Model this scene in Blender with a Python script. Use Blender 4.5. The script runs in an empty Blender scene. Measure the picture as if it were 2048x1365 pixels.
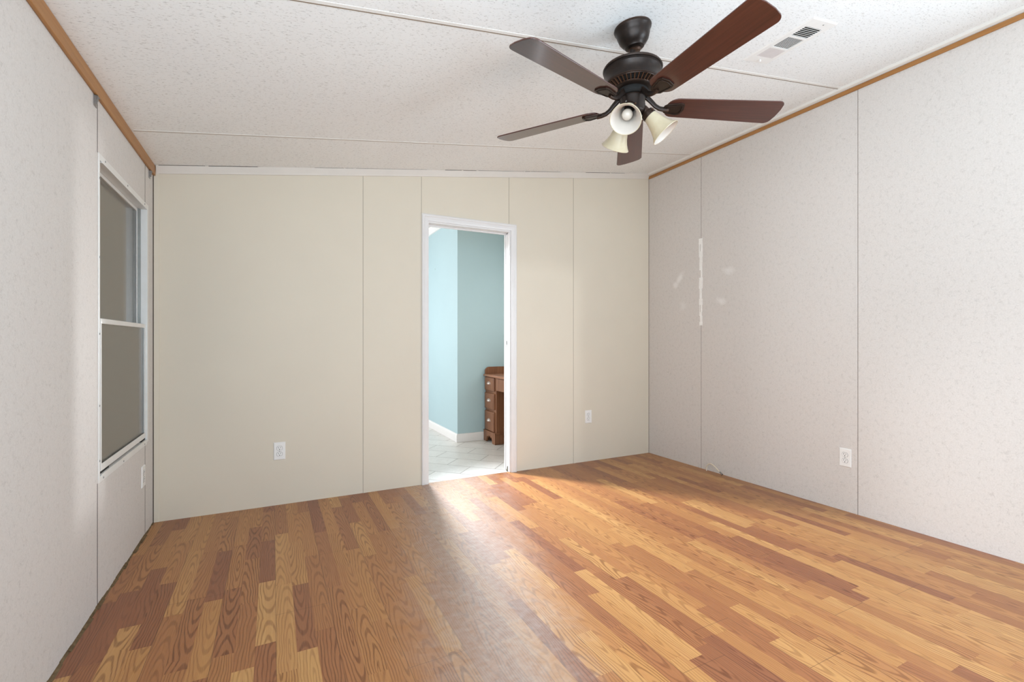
import bpy, bmesh, math, random
from mathutils import Vector, Matrix
random.seed(7)
PI = math.pi
SC = bpy.context.scene
COL = SC.collection

# ------------------------------------------------------------------ camera, world, lights, exposure
YAW = math.atan2(478, 942)
cam = bpy.data.cameras.new('camera'); cam.sensor_width = 36; cam.lens = 942 / 2048 * 36
cam.clip_start = .02
co = bpy.data.objects.new('camera', cam); COL.objects.link(co)
co.location = (0, 0, 1.1); co.rotation_euler = (PI / 2, 0, -YAW)
SC.camera = co
SC.view_settings.view_transform = 'Standard'; SC.view_settings.look = 'None'
SC.view_settings.exposure = 0.30; SC.view_settings.gamma = 1; SC.view_settings.use_curve_mapping = False
SC.cycles.use_denoising = True
SC.cycles.max_bounces = 10; SC.cycles.diffuse_bounces = 6
SC.cycles.caustics_reflective = False; SC.cycles.caustics_refractive = False

w = bpy.data.worlds.new('world'); SC.world = w; w.use_nodes = True
w.node_tree.nodes['Background'].inputs[0].default_value = (.80, .88, 1, 1)
w.node_tree.nodes['Background'].inputs[1].default_value = 1.0

def area(name, loc, target, sx, sy, power, col, spread=PI):
    l = bpy.data.lights.new(name, 'AREA'); l.shape = 'RECTANGLE'; l.size = sx; l.size_y = sy
    l.energy = power; l.color = col; l.spread = spread
    o = bpy.data.objects.new(name, l); COL.objects.link(o); o.location = loc
    o.rotation_euler = (Vector(target) - Vector(loc)).to_track_quat('-Z', 'Y').to_euler()
    return o
# fill lamps added in made-up openings behind the viewer, tilted up for the ceiling
area('rear_fill_light', (.54, -1.36, 1.25), (.60, .2, 3.0), 1.85, 1.55, 52, (.73, .89, 1))
area('left_fill_light', (-.72, -.40, 1.20), (1.2, .35, 2.9), 1.25, 1.35, 60, (.72, .88, 1))
area('right_fill_light', (3.38, -.40, 1.25), (1.3, .65, 2.9), 1.25, 1.45, 56, (.72, .88, 1))
# daylight from the far end of the next room, through the rear doorway
area('next_room_daylight', (2.2, -9.0, 2.0), (2.1, 3.5, 1.0), .22, .22, 5, (.9, .95, 1), .6)
# bathroom: daylight of its outside windows
area('bathroom_window_daylight', (-.62, 5.9, 1.45), (1.6, 4.4, 1.0), 1.5, 1.1, 64, (1, .985, 1))
LAMP = Vector((1.16, 4.36, 2.04)); LAMP_AIM = Vector((1.82, 2.30, .10))
sl = bpy.data.lights.new('bathroom_spot_light', 'SPOT'); sl.energy = 560; sl.color = (.86, .93, 1); sl.shadow_soft_size = .10
sl.spot_size = math.radians(72); sl.spot_blend = .9
so_ = bpy.data.objects.new('bathroom_spot_light', sl); COL.objects.link(so_); so_.location = LAMP
so_.rotation_euler = (LAMP_AIM - LAMP).to_track_quat('-Z', 'Y').to_euler()
area('desk_window_daylight', (2.74, 4.25, 1.55), (1.2, 3.9, 1.3), .5, 1.0, 4, (1, .98, .95))
area('desk_window_sky', (8.5, 7.43, 2.06), (-.647, 2.37, 1.0), .25, .25, 1.6, (.95, .97, 1), math.radians(14))

# ------------------------------------------------------------------ node helpers
def lin(r, g=None, b=None):
    if g is None: r, g, b = r
    f = lambda c: (c / 255) / 12.92 if c / 255 <= .04045 else ((c / 255 + .055) / 1.055) ** 2.4
    return (f(r), f(g), f(b), 1)

class N:
    def __init__(s, name):
        s.m = bpy.data.materials.new(name); s.m.use_nodes = True
        s.t = s.m.node_tree; s.b = s.t.nodes['Principled BSDF']
        s.pos = None
    def new(s, kind, **kw):
        n = s.t.nodes.new(kind)
        for k, v in kw.items(): setattr(n, k, v)
        return n
    def put(s, sock, v):
        if isinstance(v, bpy.types.NodeSocket): s.t.links.new(v, sock)
        else: sock.default_value = v
    def math(s, op, a, b=None, c=None, clamp=False):
        n = s.new('ShaderNodeMath', operation=op); n.use_clamp = clamp
        for i, v in enumerate((a, b, c)):
            if v is not None: s.put(n.inputs[i], v)
        return n.outputs[0]
    def xyz(s):
        if s.pos is None:
            n = s.new('ShaderNodeTexCoord'); s.pos = n.outputs['Object']
            q = s.new('ShaderNodeSeparateXYZ'); s.t.links.new(s.pos, q.inputs[0]); s.sep = q.outputs
        return s.pos
    def comb(s, x, y, z):
        n = s.new('ShaderNodeCombineXYZ')
        for i, v in enumerate((x, y, z)): s.put(n.inputs[i], v)
        return n.outputs[0]
    def mapv(s, v, scale=(1, 1, 1), loc=(0, 0, 0), rot=(0, 0, 0)):
        n = s.new('ShaderNodeMapping'); s.put(n.inputs[0], v)
        n.inputs['Scale'].default_value = scale; n.inputs['Location'].default_value = loc; n.inputs['Rotation'].default_value = rot
        return n.outputs[0]
    def noise(s, v, scale, detail=2, rough=.5, dist=0):
        n = s.new('ShaderNodeTexNoise'); s.put(n.inputs['Vector'], v)
        n.inputs['Scale'].default_value = scale; n.inputs['Detail'].default_value = detail
        n.inputs['Roughness'].default_value = rough; n.inputs['Distortion'].default_value = dist
        return n.outputs['Fac']
    def white(s, v):
        n = s.new('ShaderNodeTexWhiteNoise', noise_dimensions='3D'); s.put(n.inputs[0], v)
        return n.outputs
    def ramp(s, f, *stops, interp='LINEAR'):
        n = s.new('ShaderNodeValToRGB'); s.put(n.inputs[0], f); r = n.color_ramp; r.interpolation = interp
        while len(r.elements) < len(stops): r.elements.new(.5)
        for e, (p, c) in zip(r.elements, stops):
            e.position = p; e.color = c if isinstance(c, tuple) else (c, c, c, 1)
        return n.outputs[0]
    def mix(s, f, a, b, blend='MIX'):
        n = s.new('ShaderNodeMix', data_type='RGBA', blend_type=blend)
        s.put(n.inputs[0], f); s.put(n.inputs[6], a); s.put(n.inputs[7], b)
        return n.outputs[2]
    def range(s, v, a, b, c=0., d=1., smooth=False):
        n = s.new('ShaderNodeMapRange'); s.put(n.inputs[0], v)
        if smooth: n.interpolation_type = 'SMOOTHSTEP'
        for i, x in zip((1, 2, 3, 4), (a, b, c, d)): s.put(n.inputs[i], x)
        return n.outputs[0]
    def bump(s, h, strength=.3, dist=.002):
        n = s.new('ShaderNodeBump'); s.put(n.inputs['Height'], h)
        n.inputs['Strength'].default_value = strength; n.inputs['Distance'].default_value = dist
        s.t.links.new(n.outputs[0], s.b.inputs['Normal'])
    def set(s, color=None, rough=None, metal=None, spec=None, **kw):
        if color is not None: s.put(s.b.inputs['Base Color'], color)
        if rough is not None: s.put(s.b.inputs['Roughness'], rough)
        if metal is not None: s.put(s.b.inputs['Metallic'], metal)
        if spec is not None: s.put(s.b.inputs['Specular IOR Level'], spec)
        for k, v in kw.items(): s.put(s.b.inputs[k.replace('_', ' ')], v)
        return s.m

def plain(name, rgb, rough=.5, metal=0, spec=.5, var=.06, scale=9., bump=0., bscale=200.):
    n = N(name); p = n.xyz(); c = lin(*rgb)
    f = n.noise(p, scale, 4, .6)
    lo = tuple(max(0, x * (1 - var)) for x in c[:3]) + (1,); hi = tuple(min(1, x * (1 + var)) for x in c[:3]) + (1,)
    n.set(n.ramp(f, (.3, lo), (.7, hi)), rough, metal, spec)
    if bump: n.bump(n.noise(p, bscale, 3, .6), bump, .001)
    return n.m

# ------------------------------------------------------------------ materials
def mat_vinyl(name, base, veins, patches=False):
    n = N(name); p = n.xyz()
    a = n.noise(p, 26, 6, .62, 2.2)
    vein = n.range(n.math('ABSOLUTE', n.math('SUBTRACT', a, .5)), 0, .035, 1, 0)
    msk = n.range(n.noise(p, 40, 3, .6), .45, .65)
    vein = n.math('MULTIPLY', vein, msk)
    b = n.noise(p, 150, 3, .7, .5)
    col = n.mix(n.range(b, .35, .75, 0, .8), lin(*base), lin(*veins))
    dk = tuple(c * .80 for c in lin(*veins)[:3]) + (1,)
    col = n.mix(n.math('MULTIPLY', vein, .8), col, dk)
    big = n.noise(p, 1.3, 2)
    col = n.mix(n.range(big, .3, .7, 0, .10), col, lin(222, 208, 200))
    if patches:
        n.xyz(); Y, Z = n.sep[1], n.sep[2]
        wob = n.math('MULTIPLY', n.math('SUBTRACT', n.noise(p, 22, 4, .65, .6), .5), 1.5)
        tot = None
        for (y, z, ry, rz, rot, s_) in ((3.135, 1.665, .085, .030, .9, .9), (3.185, 1.615, .035, .035, 0, .8), (2.612, 1.672, .065, .038, -.1, .75),
                                   (2.685, 1.432, .055, .034, -.3, .75), (3.09, 1.42, .045, .050, 0, .35)):
            dy = n.math('SUBTRACT', Y, y); dz = n.math('SUBTRACT', Z, z)
            c, s = math.cos(rot), math.sin(rot)
            u = n.math('DIVIDE', n.math('ADD', n.math('MULTIPLY', dy, -c), n.math('MULTIPLY', dz, s)), ry)
            v = n.math('DIVIDE', n.math('ADD', n.math('MULTIPLY', dy, s), n.math('MULTIPLY', dz, c)), rz)
            d = n.math('ADD', n.math('SQRT', n.math('ADD', n.math('MULTIPLY', u, u), n.math('MULTIPLY', v, v))), wob)
            k = n.range(d, .1, 1.25, s_ * .75, 0, True)
            tot = k if tot is None else n.math('MAXIMUM', tot, k)
        col = n.mix(tot, col, lin(236, 232, 229))
    n.set(col, .62, 0, .35)
    n.bump(b, .08, .001)
    return n.m

def mat_floor():
    n = N('oak_laminate'); p = n.xyz(); X, Y = n.sep[0], n.sep[1]
    SW = .2 / 3
    x = n.math('SUBTRACT', X, .01 - 4)
    i = n.math('FLOOR', n.math('DIVIDE', x, SW))
    pl = n.math('FLOOR', n.math('DIVIDE', x, .2))
    fx = n.math('SUBTRACT', n.math('DIVIDE', x, SW), i)
    wi = n.white(n.comb(i, 3.3, 1.7)); ws = n.new('ShaderNodeSeparateColor'); n.put(ws.inputs[0], wi[1])
    L = n.math('MULTIPLY_ADD', ws.outputs[0], .30, .42)
    y = n.math('ADD', Y, n.math('MULTIPLY_ADD', ws.outputs[1], 3, 20))
    j = n.math('FLOOR', n.math('DIVIDE', y, L))
    wij = n.white(n.comb(i, j, 9.1)); wc = n.new('ShaderNodeSeparateColor'); n.put(wc.inputs[0], wij[1])
    r1, r2, r3 = wc.outputs[0], wc.outputs[1], wc.outputs[2]
    # board tone
    tone = n.ramp(r1, (0, lin(136, 84, 56)), (.2, lin(155, 101, 62)), (.5, lin(171, 118, 70)), (.8, lin(181, 130, 76)), (1, lin(194, 147, 90)))
    # growth rings stretched along the board
    u = n.math('ADD', n.math('MULTIPLY', n.math('SUBTRACT', fx, .5), SW), n.math('MULTIPLY', n.math('SUBTRACT', r2, .5), .075))
    v = n.math('MULTIPLY', n.math('SUBTRACT', n.math('ADD', y, n.math('MULTIPLY', r3, 6)), n.math('FLOOR', n.math('ADD', y, n.math('MULTIPLY', r3, 6)))), 1)
    vv = n.math('MULTIPLY', n.math('SUBTRACT', v, .5), .085)
    warp = n.noise(n.comb(n.math('MULTIPLY', X, 16), n.math('MULTIPLY', Y, 4.5), n.math('MULTIPLY', r1, 40)), 1, 2, .5)
    uw = n.math('ADD', u, n.math('MULTIPLY', n.math('SUBTRACT', warp, .5), .030))
    wv = n.new('ShaderNodeTexWave', wave_type='RINGS', rings_direction='Z', wave_profile='SIN')
    n.put(wv.inputs['Vector'], n.comb(uw, vv, n.math('MULTIPLY', r3, 30)))
    wv.inputs['Scale'].default_value = 36; wv.inputs['Distortion'].default_value = 1.2; wv.inputs['Detail'].default_value = 2
    wv.inputs['Detail Scale'].default_value = 1.2
    ring = n.range(wv.outputs['Fac'], .50, .97, 0, 1, True)
    fine = n.noise(n.comb(n.math('MULTIPLY', X, 420), n.math('MULTIPLY', Y, 9), n.math('MULTIPLY', r1, 9)), 1, 3, .6)
    broad = n.noise(n.comb(n.math('MULTIPLY', X, 50), n.math('MULTIPLY', Y, 1.5), n.math('MULTIPLY', r2, 19)), 1, 2, .5)
    stren = n.math('MULTIPLY', n.range(r3, 0, 1, .45, 1), n.range(fine, .3, .65, .55, 1))
    dark = n.mix(1.0, tone, (.43, .34, .27, 1), 'MULTIPLY')
    col = n.mix(n.math('MULTIPLY', ring, stren), tone, dark)
    col = n.mix(n.range(fine, .38, .7, 0, .26), col, dark)
    col = n.mix(n.range(broad, .35, .75, 0, .30), col, lin(150, 92, 58))
    # joints between planks
    px = n.math('SUBTRACT', n.math('DIVIDE', x, .2), pl)
    ex = n.math('MULTIPLY', n.math('MINIMUM', px, n.math('SUBTRACT', 1, px)), .2)
    wp = n.white(n.comb(pl, 5.5, 2.2))
    yp = n.math('DIVIDE', n.math('ADD', Y, n.math('MULTIPLY_ADD', wp[0], 1.2, 12)), 1.2)
    py = n.math('SUBTRACT', yp, n.math('FLOOR', yp))
    ey = n.math('MULTIPLY', n.math('MINIMUM', py, n.math('SUBTRACT', 1, py)), 1.2)
    joint = n.range(n.math('MINIMUM', ex, ey), .0004, .0014, 1, 0)
    col = n.mix(n.math('MULTIPLY', joint, .60), col, lin(70, 45, 30))
    # pale doorway glare painted into the base colour, mixed with dusty scuffs
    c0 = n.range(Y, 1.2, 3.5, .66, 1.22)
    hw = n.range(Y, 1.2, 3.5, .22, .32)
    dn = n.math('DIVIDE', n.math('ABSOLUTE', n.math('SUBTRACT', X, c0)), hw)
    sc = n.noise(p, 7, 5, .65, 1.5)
    glare_scuff = n.range(n.math('ADD', dn, n.math('MULTIPLY', n.math('SUBTRACT', sc, .5), 1.0)), .05, 1.75, 1, 0, True)
    glare_scuff = n.math('MULTIPLY', glare_scuff, n.range(Y, .4, 1.2, 0, 1))
    amt = n.math('MULTIPLY', glare_scuff, n.range(n.noise(p, 30, 4, .7), .3, .7, .26, .50))
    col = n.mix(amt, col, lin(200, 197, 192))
    rough = n.math('ADD', n.range(fine, .3, .7, .32, .42), n.math('MULTIPLY', glare_scuff, .05))
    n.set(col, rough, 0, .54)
    h = n.math('SUBTRACT', n.math('MULTIPLY', fine, .35), joint)
    n.bump(h, .16, .0008)
    return n.m

def mat_ceiling():
    n = N('stippled_ceiling_board'); p = n.xyz()
    a = n.noise(n.mapv(p, (75, 190, 75)), 1, 3, .6, .6)
    fleck = n.range(a, .57, .66, 0, 1)
    b = n.noise(p, 320, 2, .6)
    base = n.mix(n.range(n.noise(p, 1.1, 2), .3, .7), lin(235, 236, 236), lin(239, 240, 239))
    col = n.mix(n.math('MULTIPLY', fleck, .45), base, lin(150, 147, 142))
    n.set(col, .48, 0, .4)
    n.bump(n.math('SUBTRACT', n.math('MULTIPLY', b, .35), fleck), .30, .0015)
    return n.m

def mat_wood(name, a, b, c, axis=1, rough=.4, fine=60., spec=.4, coat=0.):
    """long-grained wood; axis = grain direction in object space"""
    n = N(name); p = n.xyz()
    sc = [fine, fine, fine]; sc[axis] = fine * .04
    g = n.noise(n.mapv(p, tuple(sc)), 1, 5, .6, .8)
    sc2 = [fine * .25] * 3; sc2[axis] = fine * .02
    h = n.noise(n.mapv(p, tuple(sc2)), 1, 2, .5, .5)
    col = n.ramp(g, (.25, lin(*a)), (.5, lin(*b)), (.8, lin(*c)))
    col = n.mix(n.range(h, .35, .7, 0, .45), col, lin(*a))
    n.set(col, rough, 0, spec)
    if coat: n.b.inputs['Coat Weight'].default_value = coat; n.b.inputs['Coat Roughness'].default_value = .15
    n.bump(g, .06, .0006)
    return n.m

def mat_tile():
    n = N('marble_look_tile'); p = n.xyz()
    q = n.mapv(p, (1, 1, 1), (.05, .02, 0), (0, 0, PI / 4))
    s = n.new('ShaderNodeSeparateXYZ'); n.put(s.inputs[0], q)
    U, V = s.outputs[0], s.outputs[1]
    W, Hh = .305, .152 * 2
    br = n.new('ShaderNodeTexBrick'); n.put(br.inputs['Vector'], q)
    br.offset = .5; br.inputs['Scale'].default_value = 1
    br.inputs['Brick Width'].default_value = .45; br.inputs['Row Height'].default_value = .225
    br.inputs['Mortar Size'].default_value = .0035; br.inputs['Mortar Smooth'].default_value = .1
    br.inputs['Color1'].default_value = lin(198, 196, 191); br.inputs['Color2'].default_value = lin(208, 206, 201)
    br.inputs['Mortar'].default_value = lin(128, 122, 114)
    v = n.noise(p, 6, 6, .65, 2.0)
    ve = n.range(n.math('ABSOLUTE', n.math('SUBTRACT', v, .5)), 0, .07, .35, 0)
    col = n.mix(ve, br.outputs['Color'], lin(182, 178, 172))
    n.set(col, .28, 0, .5)
    n.bump(n.math('SUBTRACT', 1, br.outputs['Fac']), .3, .001)
    return n.m

def mat_glass(name, tint=(.93, .95, .94), refl=1.0, rough=.03):
    n = N(name); p = n.xyz()
    t = n.new('ShaderNodeBsdfTransparent'); t.inputs[0].default_value = (*tint, 1)
    g = n.new('ShaderNodeBsdfGlossy'); g.inputs['Roughness'].default_value = rough
    fr = n.new('ShaderNodeFresnel'); fr.inputs[0].default_value = 1.45
    dirt = .85
    m = n.new('ShaderNodeMixShader'); n.put(m.inputs[0], n.math('MULTIPLY', n.math('MULTIPLY', fr.outputs[0], refl), dirt, clamp=True))
    n.t.links.new(t.outputs[0], m.inputs[1]); n.t.links.new(g.outputs[0], m.inputs[2])
    n.t.links.new(m.outputs[0], n.t.nodes['Material Output'].inputs[0])
    return n.m

def mat_bronze():
    n = N('oil_rubbed_bronze'); p = n.xyz()
    f = n.noise(p, 40, 4, .6)
    geo = n.new('ShaderNodeNewGeometry')
    edge = n.range(geo.outputs['Pointiness'], .54, .64)
    col = n.ramp(f, (.3, lin(30, 23, 20)), (.7, lin(45, 34, 28)))
    col = n.mix(n.math('MULTIPLY', edge, .4), col, lin(120, 84, 62))
    n.set(col, n.range(f, .3, .7, .32, .46), .55, .5)
    return n.m

M = {}
M['wallside'] = mat_vinyl('speckled_vinyl_panel', (216, 212, 208), (202, 197, 192))
M['wallright'] = mat_vinyl('speckled_vinyl_panel_filled', (214, 208, 203), (199, 192, 186), True)
M['cream'] = plain('cream_wall_paint', (213, 203, 186), .55, 0, .35, .015, 2, .05, 300)
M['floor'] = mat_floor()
M['ceil'] = mat_ceiling()
M['white'] = plain('white_trim_paint', (221, 218, 216), .35, 0, .5, .02, 6)
M['offwhite'] = plain('off_white_strip', (226, 222, 216), .5, 0, .4, .02, 6)
M['ceilstrip'] = plain('ceiling_joint_cover', (232, 230, 226), .5, 0, .4, .02, 6)
M['jointline'] = plain('brown_joint_line', (132, 116, 100), .8)
M['covepaint'] = plain('cove_paint', (212, 204, 195), .5, 0, .4, .02, 6)
M['dark'] = plain('dark_gap', (60, 52, 46), .9, 0, .1, .1)
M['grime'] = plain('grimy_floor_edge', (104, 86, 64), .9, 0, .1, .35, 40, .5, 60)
M['honey'] = mat_wood('honey_wood_moulding', (146, 98, 52), (168, 118, 66), (180, 132, 78), 1, .42, 70)
M['blade'] = mat_wood('walnut_blade', (54, 27, 21), (72, 36, 28), (86, 45, 34), 0, .32, 90, .5, .5)
M['bronze'] = mat_bronze()
M['shade'] = None
M['desk'] = mat_wood('old_maple_desk', (104, 66, 44), (128, 86, 60), (150, 108, 78), 2, .38, 50)
M['desktop'] = mat_wood('old_maple_desk_top', (120, 80, 58), (150, 104, 78), (170, 124, 96), 1, .3, 50)
M['knob'] = plain('aged_pewter_pull', (168, 156, 148), .4, .35, .5, .15, 60)
M['teal'] = plain('pale_teal_paint', (164, 186, 191), .5, 0, .4, .015, 2, .05, 300)
M['tile'] = mat_tile()
M['alu'] = plain('white_aluminium', (228, 227, 224), .35, .1, .5, .03, 12)
M['channel'] = plain('grey_aluminium_channel', (142, 144, 141), .4, .4, .5, .08, 20)
M['black'] = plain('black_rubber', (26, 25, 24), .7, 0, .3, .2)
M['screen'] = plain('grey_sun_screen', (238, 224, 202), .85, 0, .2, .02, 3, .2, 600)
M['glass'] = mat_glass('window_glass', (.985, .985, .98))
M['plastic'] = plain('white_plastic', (233, 231, 228), .3, 0, .5, .02, 20)
M['slot'] = plain('dark_slot', (40, 36, 33), .8, 0, .2, .1)
M['steel'] = plain('dull_steel', (150, 148, 146), .35, .85, .5, .12, 60)
M['cable'] = plain('ivory_cable_jacket', (226, 214, 194), .5, 0, .4, .08, 40)
M['duct'] = plain('dark_duct', (52, 50, 46), .8, 0, .2, .2)
M['filler'] = plain('white_filler', (240, 237, 233), .55, 0, .4, .05, 30, .5, 90)
M['bulb'] = plain('frosted_bulb', (206, 198, 186), .25, 0, .5, .02)
def mat_shade():
    n = N('cream_frosted_glass'); p = n.xyz()
    f = n.noise(p, 14, 4, .6, 1.0)
    n.set(n.ramp(f, (.3, lin(194, 179, 150)), (.7, lin(204, 191, 165))), .32, 0, .5)
    n.b.inputs['Subsurface Weight'].default_value = .2
    n.b.inputs['Subsurface Radius'].default_value = (.02, .018, .012)
    n.b.inputs['Subsurface Scale'].default_value = .5
    return n.m
M['shade'] = mat_shade()
M['shade_in'] = plain('white_frosted_glass_inside', (203, 194, 184), .4, 0, .5, .02)

# ------------------------------------------------------------------ mesh helpers
class B:
    def __init__(s): s.bm = bmesh.new(); s.mi = 0
    def _tag(s, faces):
        for f in faces: f.material_index = s.mi
    def box(s, x0, x1, y0, y1, z0, z1, m=None):
        r = bmesh.ops.create_cube(s.bm, size=1)
        mat = Matrix.Translation(((x0 + x1) / 2, (y0 + y1) / 2, (z0 + z1) / 2)) @ Matrix.Diagonal((abs(x1 - x0), abs(y1 - y0), abs(z1 - z0), 1))
        if m is not None: mat = m @ mat
        bmesh.ops.transform(s.bm, matrix=mat, verts=r['verts'])
        s._tag({f for v in r['verts'] for f in v.link_faces}); return r['verts']
    def hexa(s, pts):
        """8 corners: bottom loop 0-3, top loop 4-7"""
        v = [s.bm.verts.new(p) for p in pts]
        fs = [s.bm.faces.new([v[i] for i in q]) for q in ((3, 2, 1, 0), (4, 5, 6, 7), (0, 1, 5, 4), (1, 2, 6, 5), (2, 3, 7, 6), (3, 0, 4, 7))]
        s._tag(fs)
    def prism(s, poly, depth, m=None, z0=0.):
        """2-D outline (ccw) in XY extruded along Z"""
        a = [s.bm.verts.new((x, y, z0)) for x, y in poly]; b = [s.bm.verts.new((x, y, z0 + depth)) for x, y in poly]
        n = len(poly); fs = [s.bm.faces.new(a[::-1]), s.bm.faces.new(b)]
        fs += [s.bm.faces.new((a[i], a[(i + 1) % n], b[(i + 1) % n], b[i])) for i in range(n)]
        if m is not None: bmesh.ops.transform(s.bm, matrix=m, verts=a + b)
        s._tag(fs); return a + b
    def lathe(s, prof, seg=40, m=None, cap0=False, cap1=False):
        rings = []
        for r, z in prof:
            rings.append([s.bm.verts.new((r * math.cos(2 * PI * k / seg), r * math.sin(2 * PI * k / seg), z)) for k in range(seg)])
        fs = []
        for p, q in zip(rings, rings[1:]):
            for k in range(seg): fs.append(s.bm.faces.new((p[k], p[(k + 1) % seg], q[(k + 1) % seg], q[k])))
        if cap0: fs.append(s.bm.faces.new(rings[0][::-1]))
        if cap1: fs.append(s.bm.faces.new(rings[-1]))
        s._tag(fs)
        vs = [v for r in rings for v in r]
        if m is not None: bmesh.ops.transform(s.bm, matrix=m, verts=vs)
        return vs
    def tube(s, path, rad, seg=12, flat=1.0, up=Vector((0, 0, 1))):
        path = [Vector(p) for p in path]; rings = []
        for i, p in enumerate(path):
            t = (path[min(i + 1, len(path) - 1)] - path[max(i - 1, 0)]).normalized()
            a = t.cross(up)
            a = a.normalized() if a.length > 1e-4 else Vector((1, 0, 0))
            b = a.cross(t).normalized()
            r = rad[i] if isinstance(rad, (list, tuple)) else rad
            rings.append([s.bm.verts.new(p + a * (r * math.cos(2 * PI * k / seg)) + b * (r * flat * math.sin(2 * PI * k / seg))) for k in range(seg)])
        fs = [s.bm.faces.new(rings[0][::-1]), s.bm.faces.new(rings[-1])]
        for p, q in zip(rings, rings[1:]):
            for k in range(seg): fs.append(s.bm.faces.new((p[k], p[(k + 1) % seg], q[(k + 1) % seg], q[k])))
        s._tag(fs)
    def build(s, name, mats, parent=None, smooth=False, bevel=0., label=None):
        bmesh.ops.recalc_face_normals(s.bm, faces=s.bm.faces)
        me = bpy.data.meshes.new(name); s.bm.to_mesh(me); s.bm.free()
        for mt in (mats if isinstance(mats, (list, tuple)) else [mats]): me.materials.append(mt)
        o = bpy.data.objects.new(name, me); COL.objects.link(o)
        if parent is not None: o.parent = parent
        if smooth:
            for p in me.polygons: p.use_smooth = True
            if hasattr(me, 'set_sharp_from_angle'): me.set_sharp_from_angle(angle=math.radians(38))
        if bevel:
            bv = o.modifiers.new('bevel', 'BEVEL'); bv.width = bevel; bv.segments = 2; bv.limit_method = 'ANGLE'; bv.angle_limit = math.radians(40)
        if label: o['label'] = label
        return o

def tag(o, label, cat, group=None, kind=None):
    o['label'] = label; o['category'] = cat
    if group: o['group'] = group
    if kind: o['kind'] = kind
    return o
def struct(o, label, cat): return tag(o, label, cat, None, 'structure')
def thing(name, label, cat, loc=(0, 0, 0), rot=(0, 0, 0), group=None, kind=None):
    o = bpy.data.objects.new(name, None); COL.objects.link(o); o.empty_display_size = .1
    o.location = loc; o.rotation_euler = rot
    return tag(o, label, cat, group, kind)
def copy_tree(o, parent=None):
    c = o.copy(); COL.objects.link(c)
    if parent is not None: c.parent = parent
    for ch in [k for k in bpy.data.objects if k.parent == o]: copy_tree(ch, c)
    return c

# ------------------------------------------------------------------ room dimensions
XL, XR, YB, YR = -.647, 3.30, 3.525, -1.30
CS = .1478                                     # ceiling pitch
def cz(x): return 2.16 + (x - XL) * CS
BT = .10                                       # back wall thickness
YD = YB + BT

# ------------------------------------------------------------------ floors
b = B(); b.box(XL - .1, XR + .1, YR - .1, YB + .02, -.05, 0)
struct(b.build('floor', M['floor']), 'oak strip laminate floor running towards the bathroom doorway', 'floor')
b = B(); b.box(XL - .1, 3.4, YB + .02, 7.4, -.05, -.001)
struct(b.build('floor_bathroom', M['tile']), 'pale marble look tile floor beyond the doorway', 'floor')
b = B(); b.box(1.9, 3.4, -9.5, YR - .1, -.05, -.002); b.box(.6, 1.9, -9.5, YR - .1, -.05, -.002)
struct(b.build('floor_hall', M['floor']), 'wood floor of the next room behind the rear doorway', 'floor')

# ------------------------------------------------------------------ ceilings
def slab(name, x0, x1, y0, y1, mat, lab, t=.08):
    b = B()
    b.hexa([(x0, y0, cz(x0)), (x1, y0, cz(x1)), (x1, y1, cz(x1)), (x0, y1, cz(x0)),
            (x0, y0, cz(x0) + t), (x1, y0, cz(x1) + t), (x1, y1, cz(x1) + t), (x0, y1, cz(x0) + t)])
    return struct(b.build(name, mat), lab, 'ceiling')
slab('ceiling', XL - .1, XR + .1, YR - .1, YD, M['ceil'], 'white stippled ceiling sloping up to the right wall')
slab('ceiling_bathroom', XL - .1, 3.4, YD, 7.4, M['offwhite'], 'plain white sloped ceiling of the bathroom')
# joint strips of the ceiling boards
for k, (y, lab) in enumerate(((2.985, 'thin white joint strip of the ceiling nearest the doorway wall'),
                              (1.762, 'thin white joint strip of the ceiling passing above the fan'))):
    x0, x1 = XL + .02, XR - .02
    t = thing('trim_%d' % (4 + k), lab, 'trim', kind='structure')
    def strip(ya, yb, th):
        b = B(); b.hexa([(x0, ya, cz(x0) - th), (x1, ya, cz(x1) - th), (x1, yb, cz(x1) - th), (x0, yb, cz(x0) - th),
                (x0, ya, cz(x0)), (x1, ya, cz(x1)), (x1, yb, cz(x1)), (x0, yb, cz(x0))]); return b
    strip(y - .011, y + .009, .0012).build('cover_strip', M['ceilstrip'], t)
    (strip(y - .0022, y + .0008, .0018) if k == 0 else strip(y + .006, y + .0105, .0022)).build('groove', M['jointline'], t)

# ------------------------------------------------------------------ left wall (panels with open joints, window hole)
WY0, WY1, WZ0, WZ1 = 2.530, 3.375, .53, 1.86    # hole
b = B()
top = lambda y: cz(XL)
def lw(y0, y1, z0, z1): b.box(XL - .012, XL, y0, y1, z0, z1)
lw(YR, -1.05, 0, 2.16); lw(-1.05, .25, 0, .50); lw(-1.05, .25, 1.90, 2.16); lw(.25, 2.5085, 0, 2.16)  # includes an opening added for the left fill lamp
lw(2.5115, 3.3205, 0, WZ0); lw(2.5115, 3.3205, WZ1, 2.16); lw(2.5115, WY0, WZ0, WZ1)
lw(3.3235, YB, 0, WZ0); lw(3.3235, YB, WZ1, 2.16); lw(WY1, YB, WZ0, WZ1)
wl = struct(b.build('wall_left', M['wallside']), 'left wall of speckled white vinyl panels around the window', 'wall')
b = B()                                          # sheathing behind the panels
b.box(XL - .09, XL - .0125, YR, -1.05, 0, 2.2); b.box(XL - .09, XL - .0125, .25, WY0, 0, 2.2); b.box(XL - .09, XL - .0125, -1.05, .25, 0, .5); b.box(XL - .09, XL - .0125, -1.05, .25, 1.9, 2.2); b.box(XL - .09, XL - .0125, WY1, YB, 0, 2.2)
b.box(XL - .09, XL - .0125, WY0, WY1, 0, WZ0); b.box(XL - .09, XL - .0125, WY0, WY1, WZ1, 2.2)
b.build('sheathing', M['dark'], wl)
b = B()
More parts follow.
